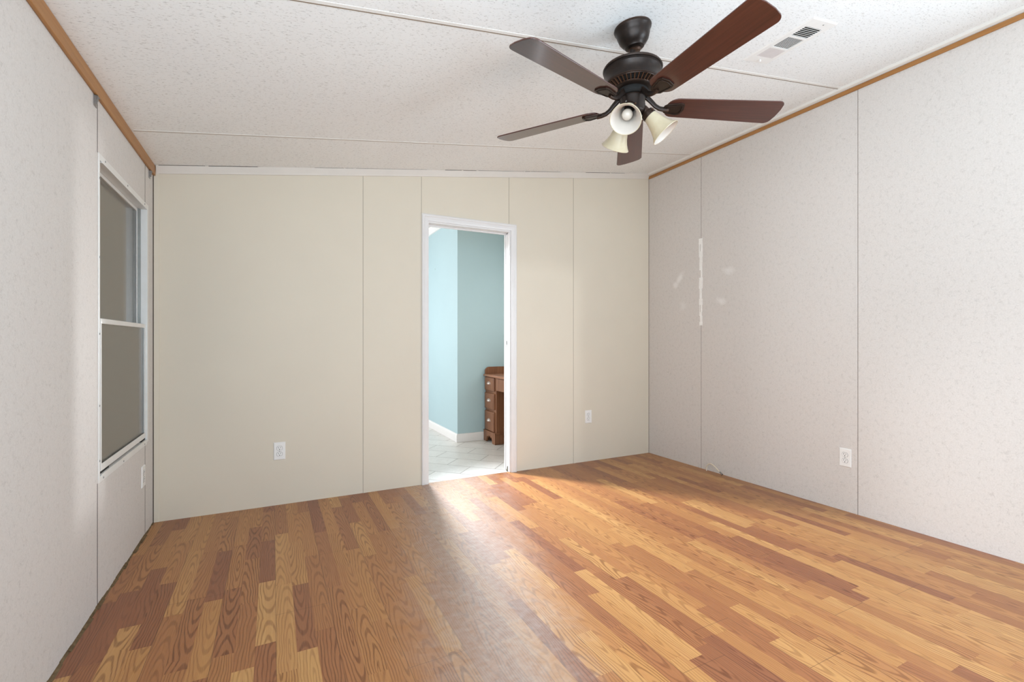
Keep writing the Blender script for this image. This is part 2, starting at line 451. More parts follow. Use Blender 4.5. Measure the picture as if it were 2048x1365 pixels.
for y in (2.510, 3.322):
    b.box(XL - .011, XL + .0004, y - .0028, y + .0028, 0, WZ0 - .02); b.box(XL - .011, XL + .0004, y - .0028, y + .0028, WZ1 + .02, 2.10)
b.box(XL, XL + .004, YB - .008, YB - .0062, 0, 2.10)
b.build('open_joint', M['dark'], wl)
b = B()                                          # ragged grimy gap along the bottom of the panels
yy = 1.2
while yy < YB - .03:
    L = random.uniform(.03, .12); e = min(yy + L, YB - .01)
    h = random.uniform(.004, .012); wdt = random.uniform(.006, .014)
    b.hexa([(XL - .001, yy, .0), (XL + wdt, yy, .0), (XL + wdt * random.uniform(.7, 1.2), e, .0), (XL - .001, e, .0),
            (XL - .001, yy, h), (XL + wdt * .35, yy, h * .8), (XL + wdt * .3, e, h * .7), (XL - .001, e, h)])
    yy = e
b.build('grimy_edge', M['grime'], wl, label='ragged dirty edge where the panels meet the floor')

# right wall
b = B()
ys = [YR, .447, 1.667, 2.890, YB]
for y0, y1 in list(zip(ys, ys[1:]))[1:]:
    b.box(XR, XR + .012, y0 + .0015, y1 - .0015, 0, 2.76)
b.box(XR, XR + .012, YR, -1.05, 0, 2.76); b.box(XR, XR + .012, -1.05, .25, 0, .5); b.box(XR, XR + .012, -1.05, .25, 2.0, 2.76); b.box(XR, XR + .012, .25, .4455, 0, 2.76)  # leaves an opening added for the right fill lamp
wr = struct(b.build('wall_right', M['wallright']), 'right wall of speckled grey white vinyl panels with filled patches', 'wall')
b = B()
for y in ys[2:-1]: b.box(XR - .0003, XR + .011, y - .0013, y + .0013, 0, 2.69)
b.box(XR - .003, XR, YB - .002, YB, 0, 2.69)
b.build('open_joint', plain('brown_wall_joint', (118, 104, 92), .9), wr)
b = B(); b.box(XR + .0125, XR + .09, .25, YB, 0, 2.8); b.box(XR + .0125, XR + .09, YR, -1.05, 0, 2.8); b.box(XR + .0125, XR + .09, -1.05, .25, 0, .5); b.box(XR + .0125, XR + .09, -1.05, .25, 2, 2.8); b.build('sheathing', M['dark'], wr)
b = B()
for y in ys[1:-1]:                               # thin edge bead beside each joint
    b.box(XR - .0015, XR, y + .004, y + .012, 0, 2.70)
b.build('joint_bead', M['wallright'], wr)
b = B(); random.seed(3)                          # filler smeared over the joint
z = 1.235
while z < 1.985:
    e = min(z + random.uniform(.02, .07), 1.988); wdt = random.uniform(.011, .019)
    off = random.uniform(-.003, .003)
    b.box(XR - random.uniform(.0012, .0024), XR + .001, 2.893 - wdt + off, 2.893 + wdt + off, z, e); z = e
b.build('joint_filler', M['filler'], wr, label='white filler smeared over the panel joint')

# back wall with the doorway
DX0, DX1, DZ = 1.068, 1.765, 2.012
b = B()
def bw(x0, x1, z0, z1a, z1b):
    b.hexa([(x0, YB, z0), (x1, YB, z0), (x1, YD, z0), (x0, YD, z0), (x0, YB, z1a), (x1, YB, z1b), (x1, YD, z1b), (x0, YD, z1a)])
bw(XL, DX0 - .02, 0, cz(XL), cz(DX0 - .02)); bw(DX0 - .02, DX1 + .02, DZ + .02, cz(DX0 - .02), cz(DX1 + .02)); bw(DX1 + .16, XR, 0, cz(DX1 + .16), cz(XR))
# right of the doorway the wall is hollow: two skins with the pocket between
b.box(DX1 + .02, DX1 + .16, YB, YB + .022, 0, cz(DX1)); b.box(DX1 + .02, DX1 + .16, YD - .022, YD, 0, cz(DX1))
b.box(DX1 + .02, DX1 + .16, YB + .022, YD - .022, DZ + .02, cz(DX1))
wb = struct(b.build('wall_back', M['cream']), 'cream painted back wall with the open doorway', 'wall')
for x in (.582, 1.0135, 1.761, 2.4085):           # painted-over joint battens
    b = B()
    z0 = 0 if not (DX0 - .07 < x < DX1 + .07) else DZ + .06
    b.hexa([(x, YB - .0025, z0), (x + .020, YB - .0025, z0), (x + .020, YB, z0), (x, YB, z0),
            (x, YB - .0025, cz(x) - .03), (x + .020, YB - .0025, cz(x) - .03), (x + .02, YB, cz(x) - .03), (x, YB, cz(x) - .03)])
    b.build('joint_batten', M['cream'], wb)
    b = B(); b.box(x - .0022, x, YB - .0012, YB, z0, cz(x) - .03)
    b.build('joint_gap', plain('grey_joint_line', (150, 140, 126), .8) if 'grey_joint_line' not in bpy.data.materials else bpy.data.materials['grey_joint_line'], wb)
b = B(); b.box(XL + .001, XL + .030, YB - .006, YB, 0, cz(XL) - .03); b.build('corner_batten', M['cream'], wb, bevel=.002)

# rear wall behind the camera: opening added for the fill lamp, and a doorway
b = B()
def rw(x0, x1, z0, z1a, z1b=None):
    z1b = z1a if z1b is None else z1b
    b.hexa([(x0, YR - .1, z0), (x1, YR - .1, z0), (x1, YR, z0), (x0, YR, z0), (x0, YR - .1, z1a), (x1, YR - .1, z1b), (x1, YR, z1b), (x0, YR, z1a)])
rw(XL, -.42, 0, cz(XL), cz(-.42)); rw(-.42, 1.50, 0, .44); rw(-.42, 1.50, 2.06, cz(-.42), cz(1.5))
rw(1.50, 1.70, 0, cz(1.5), cz(1.7)); rw(1.70, 2.380, 1.853, cz(1.7), cz(2.380)); rw(2.380, XR, 0, cz(2.380), cz(XR))
struct(b.build('wall_rear', M['wallside']), 'rear wall behind the viewer with an added fill light opening and a doorway', 'wall')

b = B(); b.box(1.56, 1.64, -9.2, YR - .1, 0, 2.5)  # unseen partition added to block next room light from the rear opening
struct(b.build('wall_light_block', M['cream']), 'unseen partition added to keep next room light off the rear opening', 'wall')

# ------------------------------------------------------------------ mouldings
b = B(); b.box(XL, XL + .013, YR, YB - .004, 2.100, 2.160)
struct(b.build('trim_1', M['honey'], bevel=.003), 'honey wood moulding along the top of the left wall', 'trim')
t = thing('trim_2', 'thin honey wood moulding along the top of the right wall', 'trim', kind='structure')
b = B(); b.box(XR - .010, XR, YR, YB - .004, 2.690, 2.716); b.build('wood_strip', M['honey'], t, bevel=.002)
b = B(); b.hexa([(XR - .030, YR, cz(XR) - .020), (XR, YR, 2.717), (XR, YB - .02, 2.717), (XR - .030, YB - .02, cz(XR) - .020),
                 (XR - .030, YR, cz(XR - .03)), (XR, YR, cz(XR)), (XR, YB - .02, cz(XR)), (XR - .030, YB - .02, cz(XR - .03))])
b.build('ceiling_strip', M['offwhite'], t, label='white strip between the wood and the ceiling')
t = thing('trim_3', 'white cove strip between the cream wall and the ceiling', 'trim', kind='structure')
b = B(); n = 6; x0, x1 = XL + .016, XR - .004
prof = [(0, -.048), (-.006, -.048), (-.009, -.036), (-.017, -.014), (-.020, -.004), (-.020, 0), (0, 0)]
va = [b.bm.verts.new((x0, YB + dy, cz(x0) + dz)) for dy, dz in prof]; vb = [b.bm.verts.new((x1, YB + dy, cz(x1) + dz)) for dy, dz in prof]
for i in range(len(prof)): b.bm.faces.new((va[i], va[(i + 1) % len(prof)], vb[(i + 1) % len(prof)], vb[i]))
b.bm.faces.new(va[::-1]); b.bm.faces.new(vb)
b.build('cove', M['covepaint'], t)
b = B(); random.seed(5); x = XL + .03             # open crack above the cove
while x < 2.9:
    e = x + random.uniform(.05, .35); th = random.uniform(.0006, .0030)
    if random.random() < .86: b.hexa([(x, YB - .0212, cz(x) - th), (e, YB - .0212, cz(e) - th * .8), (e, YB - .019, cz(e) - th * .8), (x, YB - .019, cz(x) - th),
            (x, YB - .0212, cz(x)), (e, YB - .0212, cz(e)), (e, YB - .019, cz(e)), (x, YB - .019, cz(x))])
    x = e + random.uniform(0, .02)
b.build('crack', M['dark'], t)

# ------------------------------------------------------------------ window in the left wall
t = thing('window_1', 'white aluminium sash window with grey panes in the left wall', 'window', kind='structure')
b = B(); x0, x1 = XL - .0005, XL + .003
b.box(x0, x1, 2.520, 2.533, .508, 1.884); b.box(x0, x1, 3.352, 3.388, .52, 1.884)
b.box(x0, x1, 2.533, 3.352, 1.856, 1.884); b.box(x0, x1, 2.533, 3.352, .508, .533)
b.build('flange', M['alu'], t, bevel=.001)
b = B()                                           # deep box frame
b.box(XL - .085, XL - .031, 2.548, 2.553, .533, 1.856); b.box(XL - .085, XL + .006, 3.347, 3.352, .533, 1.856)
b.box(XL - .085, XL + .006, 2.553, 3.347, 1.851, 1.856); b.box(XL - .085, XL + .004, 2.553, 3.347, .533, .538)
b.box(XL - .085, XL - .045, 2.553, 2.560, .538, 1.851)
b.build('box_frame', M['alu'], t)
b = B(); b.box(XL - .030, XL - .003, 2.534, 2.556, .534, 1.855); b.box(XL - .044, XL - .024, 3.334, 3.347, .538, 1.851)
b.build('side_channel', M['channel'], t)
b = B()
for z in (.545, .66, .80, .98, 1.15): b.box(XL - .0035, XL - .0015, 2.541, 2.550, z, z + .012)
b.build('clip', M['black'], t, label='small black clips in the side channel')
def sash(name, xa, xb, y0, y1, z0, z1, wd, rails):
    b = B(); b.box(xa, xb, y0, y0 + wd, z0, z1); b.box(xa, xb, y1 - wd, y1, z0, z1)
    b.box(xa, xb, y0 + wd, y1 - wd, z1 - rails[1], z1); b.box(xa, xb, y0 + wd, y1 - wd, z0, z0 + rails[0])
    s = b.build('sash', M['alu'], t, bevel=.0015, label=name)
    b = B(); xm = (xa + xb) / 2; b.box(xm - .002, xm + .002, y0 + wd - .003, y1 - wd + .003, z0 + rails[0] - .003, z1 - rails[1] + .003)
    b.build('pane', M['glass'], s)
    b = B(); b.box(xa + .0005, xa + .0025, y0 + wd - .004, y1 - wd + .004, z0 + rails[0] - .004, z1 - rails[1] + .004)
    b.build('sun_screen', M['screen'], s, label='grey sun screen behind the glass')
    b = B(); g = .0025
    b.box(xb - .004, xb - .003, y0 + wd, y0 + wd + g, z0 + rails[0], z1 - rails[1]); b.box(xb - .004, xb - .003, y1 - wd - g, y1 - wd, z0 + rails[0], z1 - rails[1])
    b.box(xb - .004, xb - .003, y0 + wd, y1 - wd, z0 + rails[0], z0 + rails[0] + g)
    b.build('gasket', M['black'], s)
sash('upper sash set further back', XL - .052, XL - .036, 2.560, 3.334, 1.160, 1.850, .014, (.03, .016))
sash('lower sash in front', XL - .020, XL - .002, 2.562, 3.340, .548, 1.196, .013, (.030, .022))
b = B(); b.box(XL - .022, XL - .004, 2.556, 2.68, .538, .548); b.box(XL - .022, XL - .004, 3.26, 3.346, .538, .548)
b.build('weather_strip', M['black'], t)
b = B(); b.box(XL - .084, XL - .076, 2.553, 3.347, .538, 1.851)
b.build('outer_panel', M['screen'], t)
for y, z in ((2.5265, 1.78), (2.5265, 1.45), (2.5265, 1.13), (2.5265, .83), (2.5265, .60), (2.60, 1.872), (2.95, 1.872), (3.30, 1.872), (2.575, .519), (2.88, .519), (3.30, .519)):
    b = B(); b.lathe([(.0045, 0), (.004, .0018), (.0015, .0022)], 10, Matrix.Translation((XL + .003, y, z)) @ Matrix.Rotation(PI / 2, 4, 'Y'), False, True)
    b.build('screw', M['steel'], t, True)

# ------------------------------------------------------------------ doorway: casing, jambs, pocket door edge
t = thing('door_1', 'white cased doorway with the edge of a pocket door', 'door', kind='structure')
cas = [(0, 0), (0, .010), (.012, .013), (.030, .013), (.036, .017), (.046, .017), (.053, .012), (.055, 0)]   # (across from inner edge, out of wall)
def casing(p0, p1, inward):
    """mitred casing run: p0,p1 are the inner edge ends (x,z); inward points away from the opening"""
    b = B(); A = []; C = []
    d = Vector((p1[0] - p0[0], p1[1] - p0[1])).normalized(); o = Vector(inward)
    for a, h in cas:
        m0 = 0 if p0[1] == 0 else a; m1 = a if p1[1] > 1 else 0
        q0 = Vector(p0) + o * a - d * m0; q1 = Vector(p1) + o * a + d * m1
        A.append(b.bm.verts.new((q0.x, YB - h, q0.y))); C.append(b.bm.verts.new((q1.x, YB - h, q1.y)))
    k = len(cas)
    for i in range(k): b.bm.faces.new((A[i], A[(i + 1) % k], C[(i + 1) % k], C[i]))
    b.bm.faces.new(A[::-1]); b.bm.faces.new(C)
    b.build('casing', M['white'], t)
ix0, ix1, iz = DX0 - .002, DX1 + .010, DZ + .012
casing((ix0, 0), (ix0, iz), (-1, 0)); casing((ix1, 0), (ix1, iz), (1, 0)); casing((ix0, iz), (ix1, iz), (0, 1))
b = B(); b.box(DX0 - .02, DX0, YB - .001, YD + .001, 0, DZ + .02); b.box(DX0, DX1 + .02, YB - .001, YD + .001, DZ, DZ + .02)
b.box(DX0, DX1, YB + .060, YB + .075, DZ - .012, DZ)
b.build('jamb', M['white'], t, bevel=.001)
b = B(); b.box(DX1, DX1 + .02, YB - .001, YB + .030, 0, DZ); b.box(DX1, DX1 + .02, YB + .076, YD + .001, 0, DZ)
b.build('split_jamb', M['white'], t, bevel=.001)
b = B(); b.box(DX1 + .004, DX1 + .155, YB + .040, YB + .074, .008, DZ - .004)
g = B(); g.box(DX1 + .004, DX1 + .018, YB + .030, YB + .0395, 0, DZ); g.build('pocket_gap', M['slot'], t)
d = b.build('door_panel', M['white'], t, bevel=.001, label='pocket door slid into the wall')
b = B(); b.box(DX1 + .0025, DX1 + .0045, YB + .047, YB + .067, 1.045, 1.125); b.build('latch', M['steel'], d, label='small metal latch')
b = B(); b.box(DX1 + .0015, DX1 + .003, YB + .053, YB + .061, 1.07, 1.10); b.build('latch_hole', M['slot'], d)
b = B(); b.box(DX1 - .006, DX1 + .012, YB + .034, YB + .052, 0, .018); b.box(DX1 - .002, DX1 + .010, YB + .038, YB + .048, .018, .040)
b.build('floor_guide', plain('grey_guide', (120, 116, 104), .7), t, bevel=.002)

# ------------------------------------------------------------------ bathroom
CX, CY = 1.787, 4.831
b = B()
def bb(x0, x1, y0, y1, z0=0., op=None):
    b.hexa([(x0, y0, z0), (x1, y0, z0), (x1, y1, z0), (x0, y1, z0), (x0, y0, cz(x0)), (x1, y0, cz(x1)), (x1, y1, cz(x1)), (x0, y1, cz(x0))])
bb(CX, 3.30, CY, 7.3)
struct(b.build('wall_bathroom_front', M['teal']), 'pale teal wall corner jutting out inside the bathroom', 'wall')
b = B(); bb(2.70, 2.80, YD, 3.98); bb(2.70, 2.80, 4.52, CY); b.box(2.70, 2.80, 3.98, 4.52, 0, 1.0); bb(2.70, 2.80, 3.98, 4.52, 2.12)
struct(b.build('wall_bathroom_right', M['teal']), 'teal wall behind the wooden desk', 'wall')
b = B(); bb(XL, CX, 7.2, 7.3)
struct(b.build('wall_bathroom_back', M['teal']), 'far teal wall of the bathroom', 'wall')
b = B(); b.box(XL - .1, XL, YD, 7.3, 0, .85); b.box(XL - .1, XL, YD, 7.3, 2.02, 2.16); b.box(XL - .1, XL, YD, 5.1, .85, 2.02); b.box(XL - .1, XL, 6.7, 7.3, .85, 2.02)
struct(b.build('wall_bathroom_left', M['teal']), 'outer teal wall of the bathroom with its window', 'wall')
t = thing('baseboard_bathroom', 'white baseboard around the teal wall corner', 'baseboard', kind='structure')
bp = [(0, 0), (.014, 0), (.014, .072), (.008, .088), (0, .090)]
def base_run(p0, p1, nrm, m0, m1, name='board'):
    b = B(); d = (Vector(p1) - Vector(p0)).normalized(); nn = Vector(nrm); A = []; C = []
    for o, z in bp:
        q0 = Vector(p0) + nn * o - d * (o * m0); q1 = Vector(p1) + nn * o + d * (o * m1)
        A.append(b.bm.verts.new((q0.x, q0.y, z))); C.append(b.bm.verts.new((q1.x, q1.y, z)))
    k = len(bp)
    for i in range(k): b.bm.faces.new((A[i], A[(i + 1) % k], C[(i + 1) % k], C[i]))
    b.bm.faces.new(A[::-1]); b.bm.faces.new(C); b.build(name, M['white'], t)
base_run((CX, 7.19), (CX, CY), (-1, 0), 0, 1); base_run((CX, CY), (2.69, CY), (0, -1), 1, 0)
b = B(); z = cz(CX)
poly = [(CX, z - .075), (CX - .012, z - .072), (CX - .045, z - .03), (CX - .050, cz(CX - .05)), (CX, z)]
A = [b.bm.verts.new((x, CY - .0, q)) for x, q in poly]; C = [b.bm.verts.new((x, 7.19, q)) for x, q in poly]
for i in range(5): b.bm.faces.new((A[i], A[(i + 1) % 5], C[(i + 1) % 5], C[i]))
b.bm.faces.new(A[::-1]); b.bm.faces.new(C)
struct(b.build('trim_6', M['white']), 'white crown moulding on the teal wall seen through the doorway', 'trim')
b = B(); b.lathe([(.003, 0), (.003, .004)], 8, Matrix.Translation((CX, 5.62, 1.99)) @ Matrix.Rotation(-PI / 2, 4, 'Y'), False, True)
tag(b.build('wall_nail', M['steel']), 'tiny nail in the bright teal wall beyond the doorway', 'nail')

# kneehole desk, front facing the doorway side (-X), its end against the teal wall
DKX, DKY = 2.10, CY - .022                        # front plane, end by the wall
DW, DD, DH = 1.02, .50, .735
dk = thing('kneehole_desk', 'brown wooden kneehole desk with carved bracket feet against the teal wall', 'desk', (DKX, DKY, 0))
# local: x = depth from front (0..DD), y = -(distance from wall end), z up
def desk_ped(y0, y1):
    b = B(); b.box(.010, DD, -y1, -y0, .115, DH - .025); b.build('pedestal', M['desk'], dk, bevel=.003)
PW = .285
desk_ped(0.0, PW); desk_ped(DW - PW, DW)
b = B(); b.box(.004, DD, -(DW - PW), -PW, .60, DH - .025); b.build('kneehole_rail', M['desk'], dk, bevel=.002)
b = B(); b.box(-.016, DD, -DW - .012, .004, DH - .025, DH); b.build('desk_top', M['desktop'], dk, bevel=.006)
# gallery board along the wall end, rounded at the front corner
pr = [(0, 0), (DD, 0), (DD, .078)] + [(.05 + .05 * math.cos(a), .028 + .05 * math.sin(a)) for a in [PI / 2 + PI / 2 * k / 6 for k in range(7)]]
b = B(); b.prism(pr, .016, Matrix.Translation((0, .002, DH)) @ Matrix.Rotation(PI / 2, 4, 'X')); b.build('gallery', M['desk'], dk, bevel=.003)
b = B(); b.box(DD - .016, DD, -DW, -.016, DH, DH + .078); b.build('gallery', M['desk'], dk, bevel=.003)
def pull(z, y, par):
    """cup shaped carved pull"""
    b = B(); seg = 14; rows = []
    for i in range(6):
        th = PI * .5 * i / 5
        rows.append([b.bm.verts.new((-.030 * math.cos(th) * math.sin(PI * k / seg) - .002, y + .042 * (1 if i < 5 else .98) * math.cos(PI * k / seg) * (1 - .12 * (i / 5)), z + .031 * math.sin(th) * (.35 + .65 * math.sin(PI * k / seg)) - .010)) for k in range(seg + 1)])
    for p, q in zip(rows, rows[1:]):
        for k in range(seg): b.bm.faces.new((p[k], p[k + 1], q[k + 1], q[k]))
    b.bm.faces.new(rows[0])
    b.build('drawer_pull', M['knob'], par, True, label='pale worn metal pull')
for side in (0, 1):
    o = 0 if side == 0 else DW - PW
    for z0, z1 in ((.562, .704), (.362, .534), (.128, .336)):
        b = B(); b.box(-.008, .016, -(o + PW - .028), -(o + .014), z0, z1)
        dr = b.build('drawer', M['desk'], dk, bevel=.006)
        b = B(); b.box(-.0105, -.006, -(o + PW - .040), -(o + .026), z0 + .012, z1 - .012); b.build('raised_panel', M['desk'], dr, bevel=.002)
        pull((z0 + z1) / 2 + .01, -(o + PW / 2 - .005), dr)
    # bracket feet: front apron with an ogee cut-out, sides
    b = B()
    h = .108
    out = [(0, 0), (.075, 0), (.078, .030), (.092, .058), (.105, .064), (.115, .050), (.128, .066), (PW / 2 + .008, .074)]
    half = out + [(PW + .016 - x, z) for x, z in out[::-1]]
    poly = half + [(PW + .016, h), (0, h)]
    b.prism(poly, .022, Matrix.Translation((-.012, -(o - .008) if side else .004, 0)) @ Matrix(((0, 0, 1, 0), (-1, 0, 0, 0), (0, 1, 0, 0), (0, 0, 0, 1))))
    for e in (0, 1):
        ya = -(o + (PW + .008 - .022 if e else .0)) + (0 if e else .004); 
        b.box(.010, DD, ya - .022, ya, 0, h)
    b.box(-.014, DD, -(o + PW + .012), -(o - (0 if side else .004)) , h, h + .014)
    b.build('bracket_foot', M['desk'], dk, bevel=.003)
b = B(); b.box(-.006, .014, -(DW - PW - .02), -(PW + .016), .575, .700)
dr = b.build('drawer', M['desk'], dk, bevel=.005)

# spot lamp hanging from the bathroom ceiling, turned towards the doorway
t = thing('spot_lamp', 'white spot lamp hung from the bathroom ceiling, turned to the doorway', 'lamp', tuple(LAMP))
q = (LAMP_AIM - LAMP).to_track_quat('-Z', 'Y').to_matrix().to_4x4()
b = B(); b.lathe([(.104, .004), (.106, .008), (.104, .03), (.085, .075), (.05, .105), (.02, .112), (0, .112)], 32, q); b.lathe([(.101, .005), (.100, .03), (.08, .07), (.04, .10), (0, .10)], 32, q)
b.build('lamp_shade', M['white'], t, True)
e_ = q @ Vector((0, 0, .11)); hz = cz(LAMP.x) - LAMP.z
b = B(); b.tube([tuple(e_), (e_.x, e_.y, e_.z + .05), (e_.x, e_.y, hz - .01)], .008, 10, up=Vector((0, 1, 0))); b.lathe([(.05, hz + .0), (.05, hz - .02), (.02, hz - .03), (0, hz - .03)], 24, Matrix.Translation((e_.x, e_.y, 0)))
b.build('stem', M['steel'], t, True)

# ------------------------------------------------------------------ ceiling fan
FX, FY, FB = 1.390, 1.585, 2.118
fan = thing('ceiling_fan', 'dark bronze five blade ceiling fan with three cream glass shades', 'ceiling fan', (FX, FY, cz(FX)))
T = lambda z: z - cz(FX)                           # heights relative to the ceiling under the axis
tilt = Matrix.Rotation(-math.atan(CS), 4, 'Y')
b = B()
b.lathe([(.0, 0.002), (.077, .002), (.080, -.006), (.078, -.014), (.072, -.020), (.070, -.034), (.062, -.058), (.050, -.074), (.043, -.079), (.040, -.086), (.032, -.089), (.020, -.089)], 48, tilt)
b.build('canopy', M['bronze'], fan, True)
b = B(); b.lathe([(.026, -.088), (.028, -.096), (.022, -.102), (.0, -.104)], 24, tilt); b.build('hanger_ball', M['bronze'], fan, True)
b = B(); b.lathe([(.0125, -.06), (.0125, T(2.27))], 20); b.build('downrod', M['bronze'], fan, True)
b = B()
hp = [(.0, 2.298), (.024, 2.298), (.030, 2.290), (.075, 2.289), (.110, 2.285), (.1235, 2.280), (.1265, 2.275), (.1250, 2.270), (.1205, 2.268), (.1200, 2.264), (.1222, 2.260), (.1205, 2.255),
      (.1165, 2.247), (.1145, 2.238), (.1142, 2.228), (.1155, 2.219), (.1170, 2.213), (.1165, 2.208), (.1135, 2.2055), (.1115, 2.2060)]
b.lathe([(r, T(z)) for r, z in hp], 64); b.build('motor_housing', M['bronze'], fan, True)
b = B(); b.lathe([(.1125, T(2.212)), (.085, T(2.197))], 48)
b.build('vent_core', M['black'], fan, True)
b = B()
sl_ = math.atan2(.015, .027)
for k in range(40):
    m = Matrix.Rotation(2 * PI * k / 40, 4, 'Z') @ Matrix.Translation((.0985, 0, T(2.1985))) @ Matrix.Rotation(-sl_, 4, 'Y')
    b.box(-.0155, .0155, -.0022, .0022, -.004, .004, m)
b.lathe([(.1135, T(2.2055)), (.1125, T(2.2035)), (.1095, T(2.2035)), (.1095, T(2.206))], 64)
b.lathe([(.087, T(2.195)), (.0885, T(2.1905)), (.0865, T(2.187)), (.080, T(2.184)), (.066, T(2.181)), (.060, T(2.172)), (.020, T(2.170))], 64)
b.build('vent_ring', M['bronze'], fan, True)
b = B(); b.lathe([(.066, T(2.182)), (.068, T(2.176)), (.068, T(2.160)), (.062, T(2.154)), (.02, T(2.154))], 48); b.build('flywheel', M['black'], fan, True)
b = B(); b.lathe([(.030, T(2.158)), (.052, T(2.156)), (.0545, T(2.150)), (.053, T(2.144)), (.053, T(2.098)), (.0545, T(2.092)), (.052, T(2.086)), (.034, T(2.074)), (.020, T(2.064)), (.012, T(2.058)), (.0, T(2.057))], 48)
b.build('switch_housing', M['bronze'], fan, True)
for a in (200, 320, 80):
    b = B(); b.lathe([(.0045, 0), (.004, .002), (.0, .003)], 10, Matrix.Rotation(math.radians(a), 4, 'Z') @ Matrix.Translation((.0530, 0, T(2.120))) @ Matrix.Rotation(PI / 2, 4, 'Y'))
    b.build('screw', M['steel'], fan, True)
# blades
PITCH = math.radians(-12.5)
def rcorner(cx, cy, r, a0, a1, n=6): return [(cx + r * math.cos(a0 + (a1 - a0) * k / n), cy + r * math.sin(a0 + (a1 - a0) * k / n)) for k in range(n + 1)]
def blade_outline(x0, x1, w0, w1):
    r0, r1 = .045, .028
    return (rcorner(x0 + r0, w0 / 2 - r0, r0, PI, PI / 2)[0:0] +
            rcorner(x0 + r0, -w0 / 2 + r0, r0, PI, 1.5 * PI) + rcorner(x1 - r1 - .004, -w1 / 2 + r1, r1, 1.5 * PI, 2 * PI) +
            [(x1, -w1 * .15), (x1, w1 * .15)] + rcorner(x1 - r1 - .004, w1 / 2 - r1, r1, 0, PI / 2) + rcorner(x0 + r0, w0 / 2 - r0, r0, PI / 2, PI))
for k in range(5):
    a = math.radians(266.4 + 72 * k)
    R = Matrix.Translation((0, 0, T(FB))) @ Matrix.Rotation(a, 4, 'Z')
    Pm = R @ Matrix.Rotation(PITCH, 4, 'X')
    b = B(); b.prism(blade_outline(.150, .668, .112, .140), .0055)
    bl = b.build('blade', M['blade'], fan, bevel=.0015); bl.matrix_local = Pm
    # blade iron: curved arm plus bordered plate under the blade root
    b = B()
    path = [(.050, 0, T(2.166) - T(FB)), (.066, 0, .040), (.084, 0, .024), (.102, 0, .006), (.120, 0, -.004), (.140, 0, -.007), (.160, 0, -.006)]
    b.tube(path, [.015, .0125, .011, .0105, .0105, .011, .012], 12, .62, up=Vector((0, 1, 0)))
    ir = b.build('blade_iron', M['bronze'], fan, True); ir.matrix_local = R
    b = B()
    pl = [(.138, -.015), (.150, -.026), (.205, -.036), (.222, -.030), (.230, 0), (.222, .030), (.205, .036), (.150, .026), (.138, .015)]
    b.prism(pl, .006, None, -.0062)
    ip = [(.150, -.016), (.158, -.020), (.204, -.028), (.214, -.024), (.220, 0), (.214, .024), (.204, .028), (.158, .020), (.150, .016)]
    rim = 0.0022
    # raised border
    big = [(x + (.5 * rim if x > .18 else -.5 * rim), y * 1.05) for x, y in ip]
    A = [b.bm.verts.new((x, y, -.0085)) for x, y in big]; C = [b.bm.verts.new((x, y, -.0085)) for x, y in [(.185 + (x - .185) * .92, y * .90) for x, y in big]]
    D = [b.bm.verts.new((x, y, -.006)) for x, y in big]; E_ = [b.bm.verts.new((.185 + (x - .185) * .92, y * .90, -.006)) for x, y in big]
    nn = len(big)
    for i in range(nn):
        j = (i + 1) % nn
        b.bm.faces.new((A[i], A[j], C[j], C[i])); b.bm.faces.new((A[i], A[j], D[j], D[i])); b.bm.faces.new((C[i], C[j], E_[j], E_[i]))
    p = b.build('iron_plate', M['bronze'], ir, bevel=.0008); p.matrix_local = Matrix.Rotation(PITCH, 4, 'X')
# light kit: three arms, sockets, bell shades and bulbs
SH = [(.0245, 0), (.0265, -.006), (.029, -.020), (.0345, -.045), (.0405, -.068), (.0485, -.088), (.058, -.104), (.0640, -.112)]
for az, tl in ((218, 46), (323, 50), (83, 50)):
    A = math.radians(az); tau = math.radians(tl)
    d = Vector((math.cos(A) * math.cos(tau), math.sin(A) * math.cos(tau), -math.sin(tau)))
    base = Vector((math.cos(A) * .048, math.sin(A) * .048, T(2.100)))
    neck = base + d * .020
    rot = (-d).to_track_quat('Z', 'Y').to_matrix().to_4x4()
    b = B(); b.tube([(math.cos(A) * .03, math.sin(A) * .03, T(2.112)), tuple(base), tuple(neck)], [.016, .0175, .0185], 16)
    b.lathe([(.012, .006), (.026, .002), (.0295, -.006), (.0295, -.020), (.027, -.022)], 28, Matrix.Translation(neck) @ rot)
    fit = b.build('light_fitter', M['bronze'], fan, True)
    for s_ in range(3):
        b = B(); q = Matrix.Translation(neck) @ rot @ Matrix.Rotation(2 * PI * s_ / 3 + .5, 4, 'Z') @ Matrix.Translation((.0295, 0, -.013)) @ Matrix.Rotation(PI / 2, 4, 'Y')
        b.lathe([(.0035, 0), (.0035, .006), (.0, .007)], 8, q); b.build('thumb_screw', M['bronze'], fit, True)
    b = B()
    outer = [(r, z - .008) for r, z in SH]; inner = [(r - .0032, z - .008) for r, z in SH]
    b.lathe(outer + [(SH[-1][0] - .0015, SH[-1][1] - .0095)] + inner[::-1][:1], 48)
    b.mi = 1; b.lathe(inner, 48); bmesh.ops.remove_doubles(b.bm, verts=b.bm.verts, dist=1e-5)
    sh = b.build('lamp_shade', [M['shade'], M['shade_in']], fan, True); sh.matrix_local = Matrix.Translation(neck) @ rot
    b = B(); b.lathe([(.015, -.002), (.015, -.036), (.012, -.038)], 20, None, True, True); so = b.build('socket', M['slot'], sh, True)
    b = B(); b.lathe([(.011, -.036), (.0115, -.044), (.0165, -.054), (.0215, -.065), (.0225, -.073), (.0205, -.082), (.0145, -.090), (.007, -.0935), (.0, -.0943)], 28); b.build('bulb', M['bulb'], sh, True)

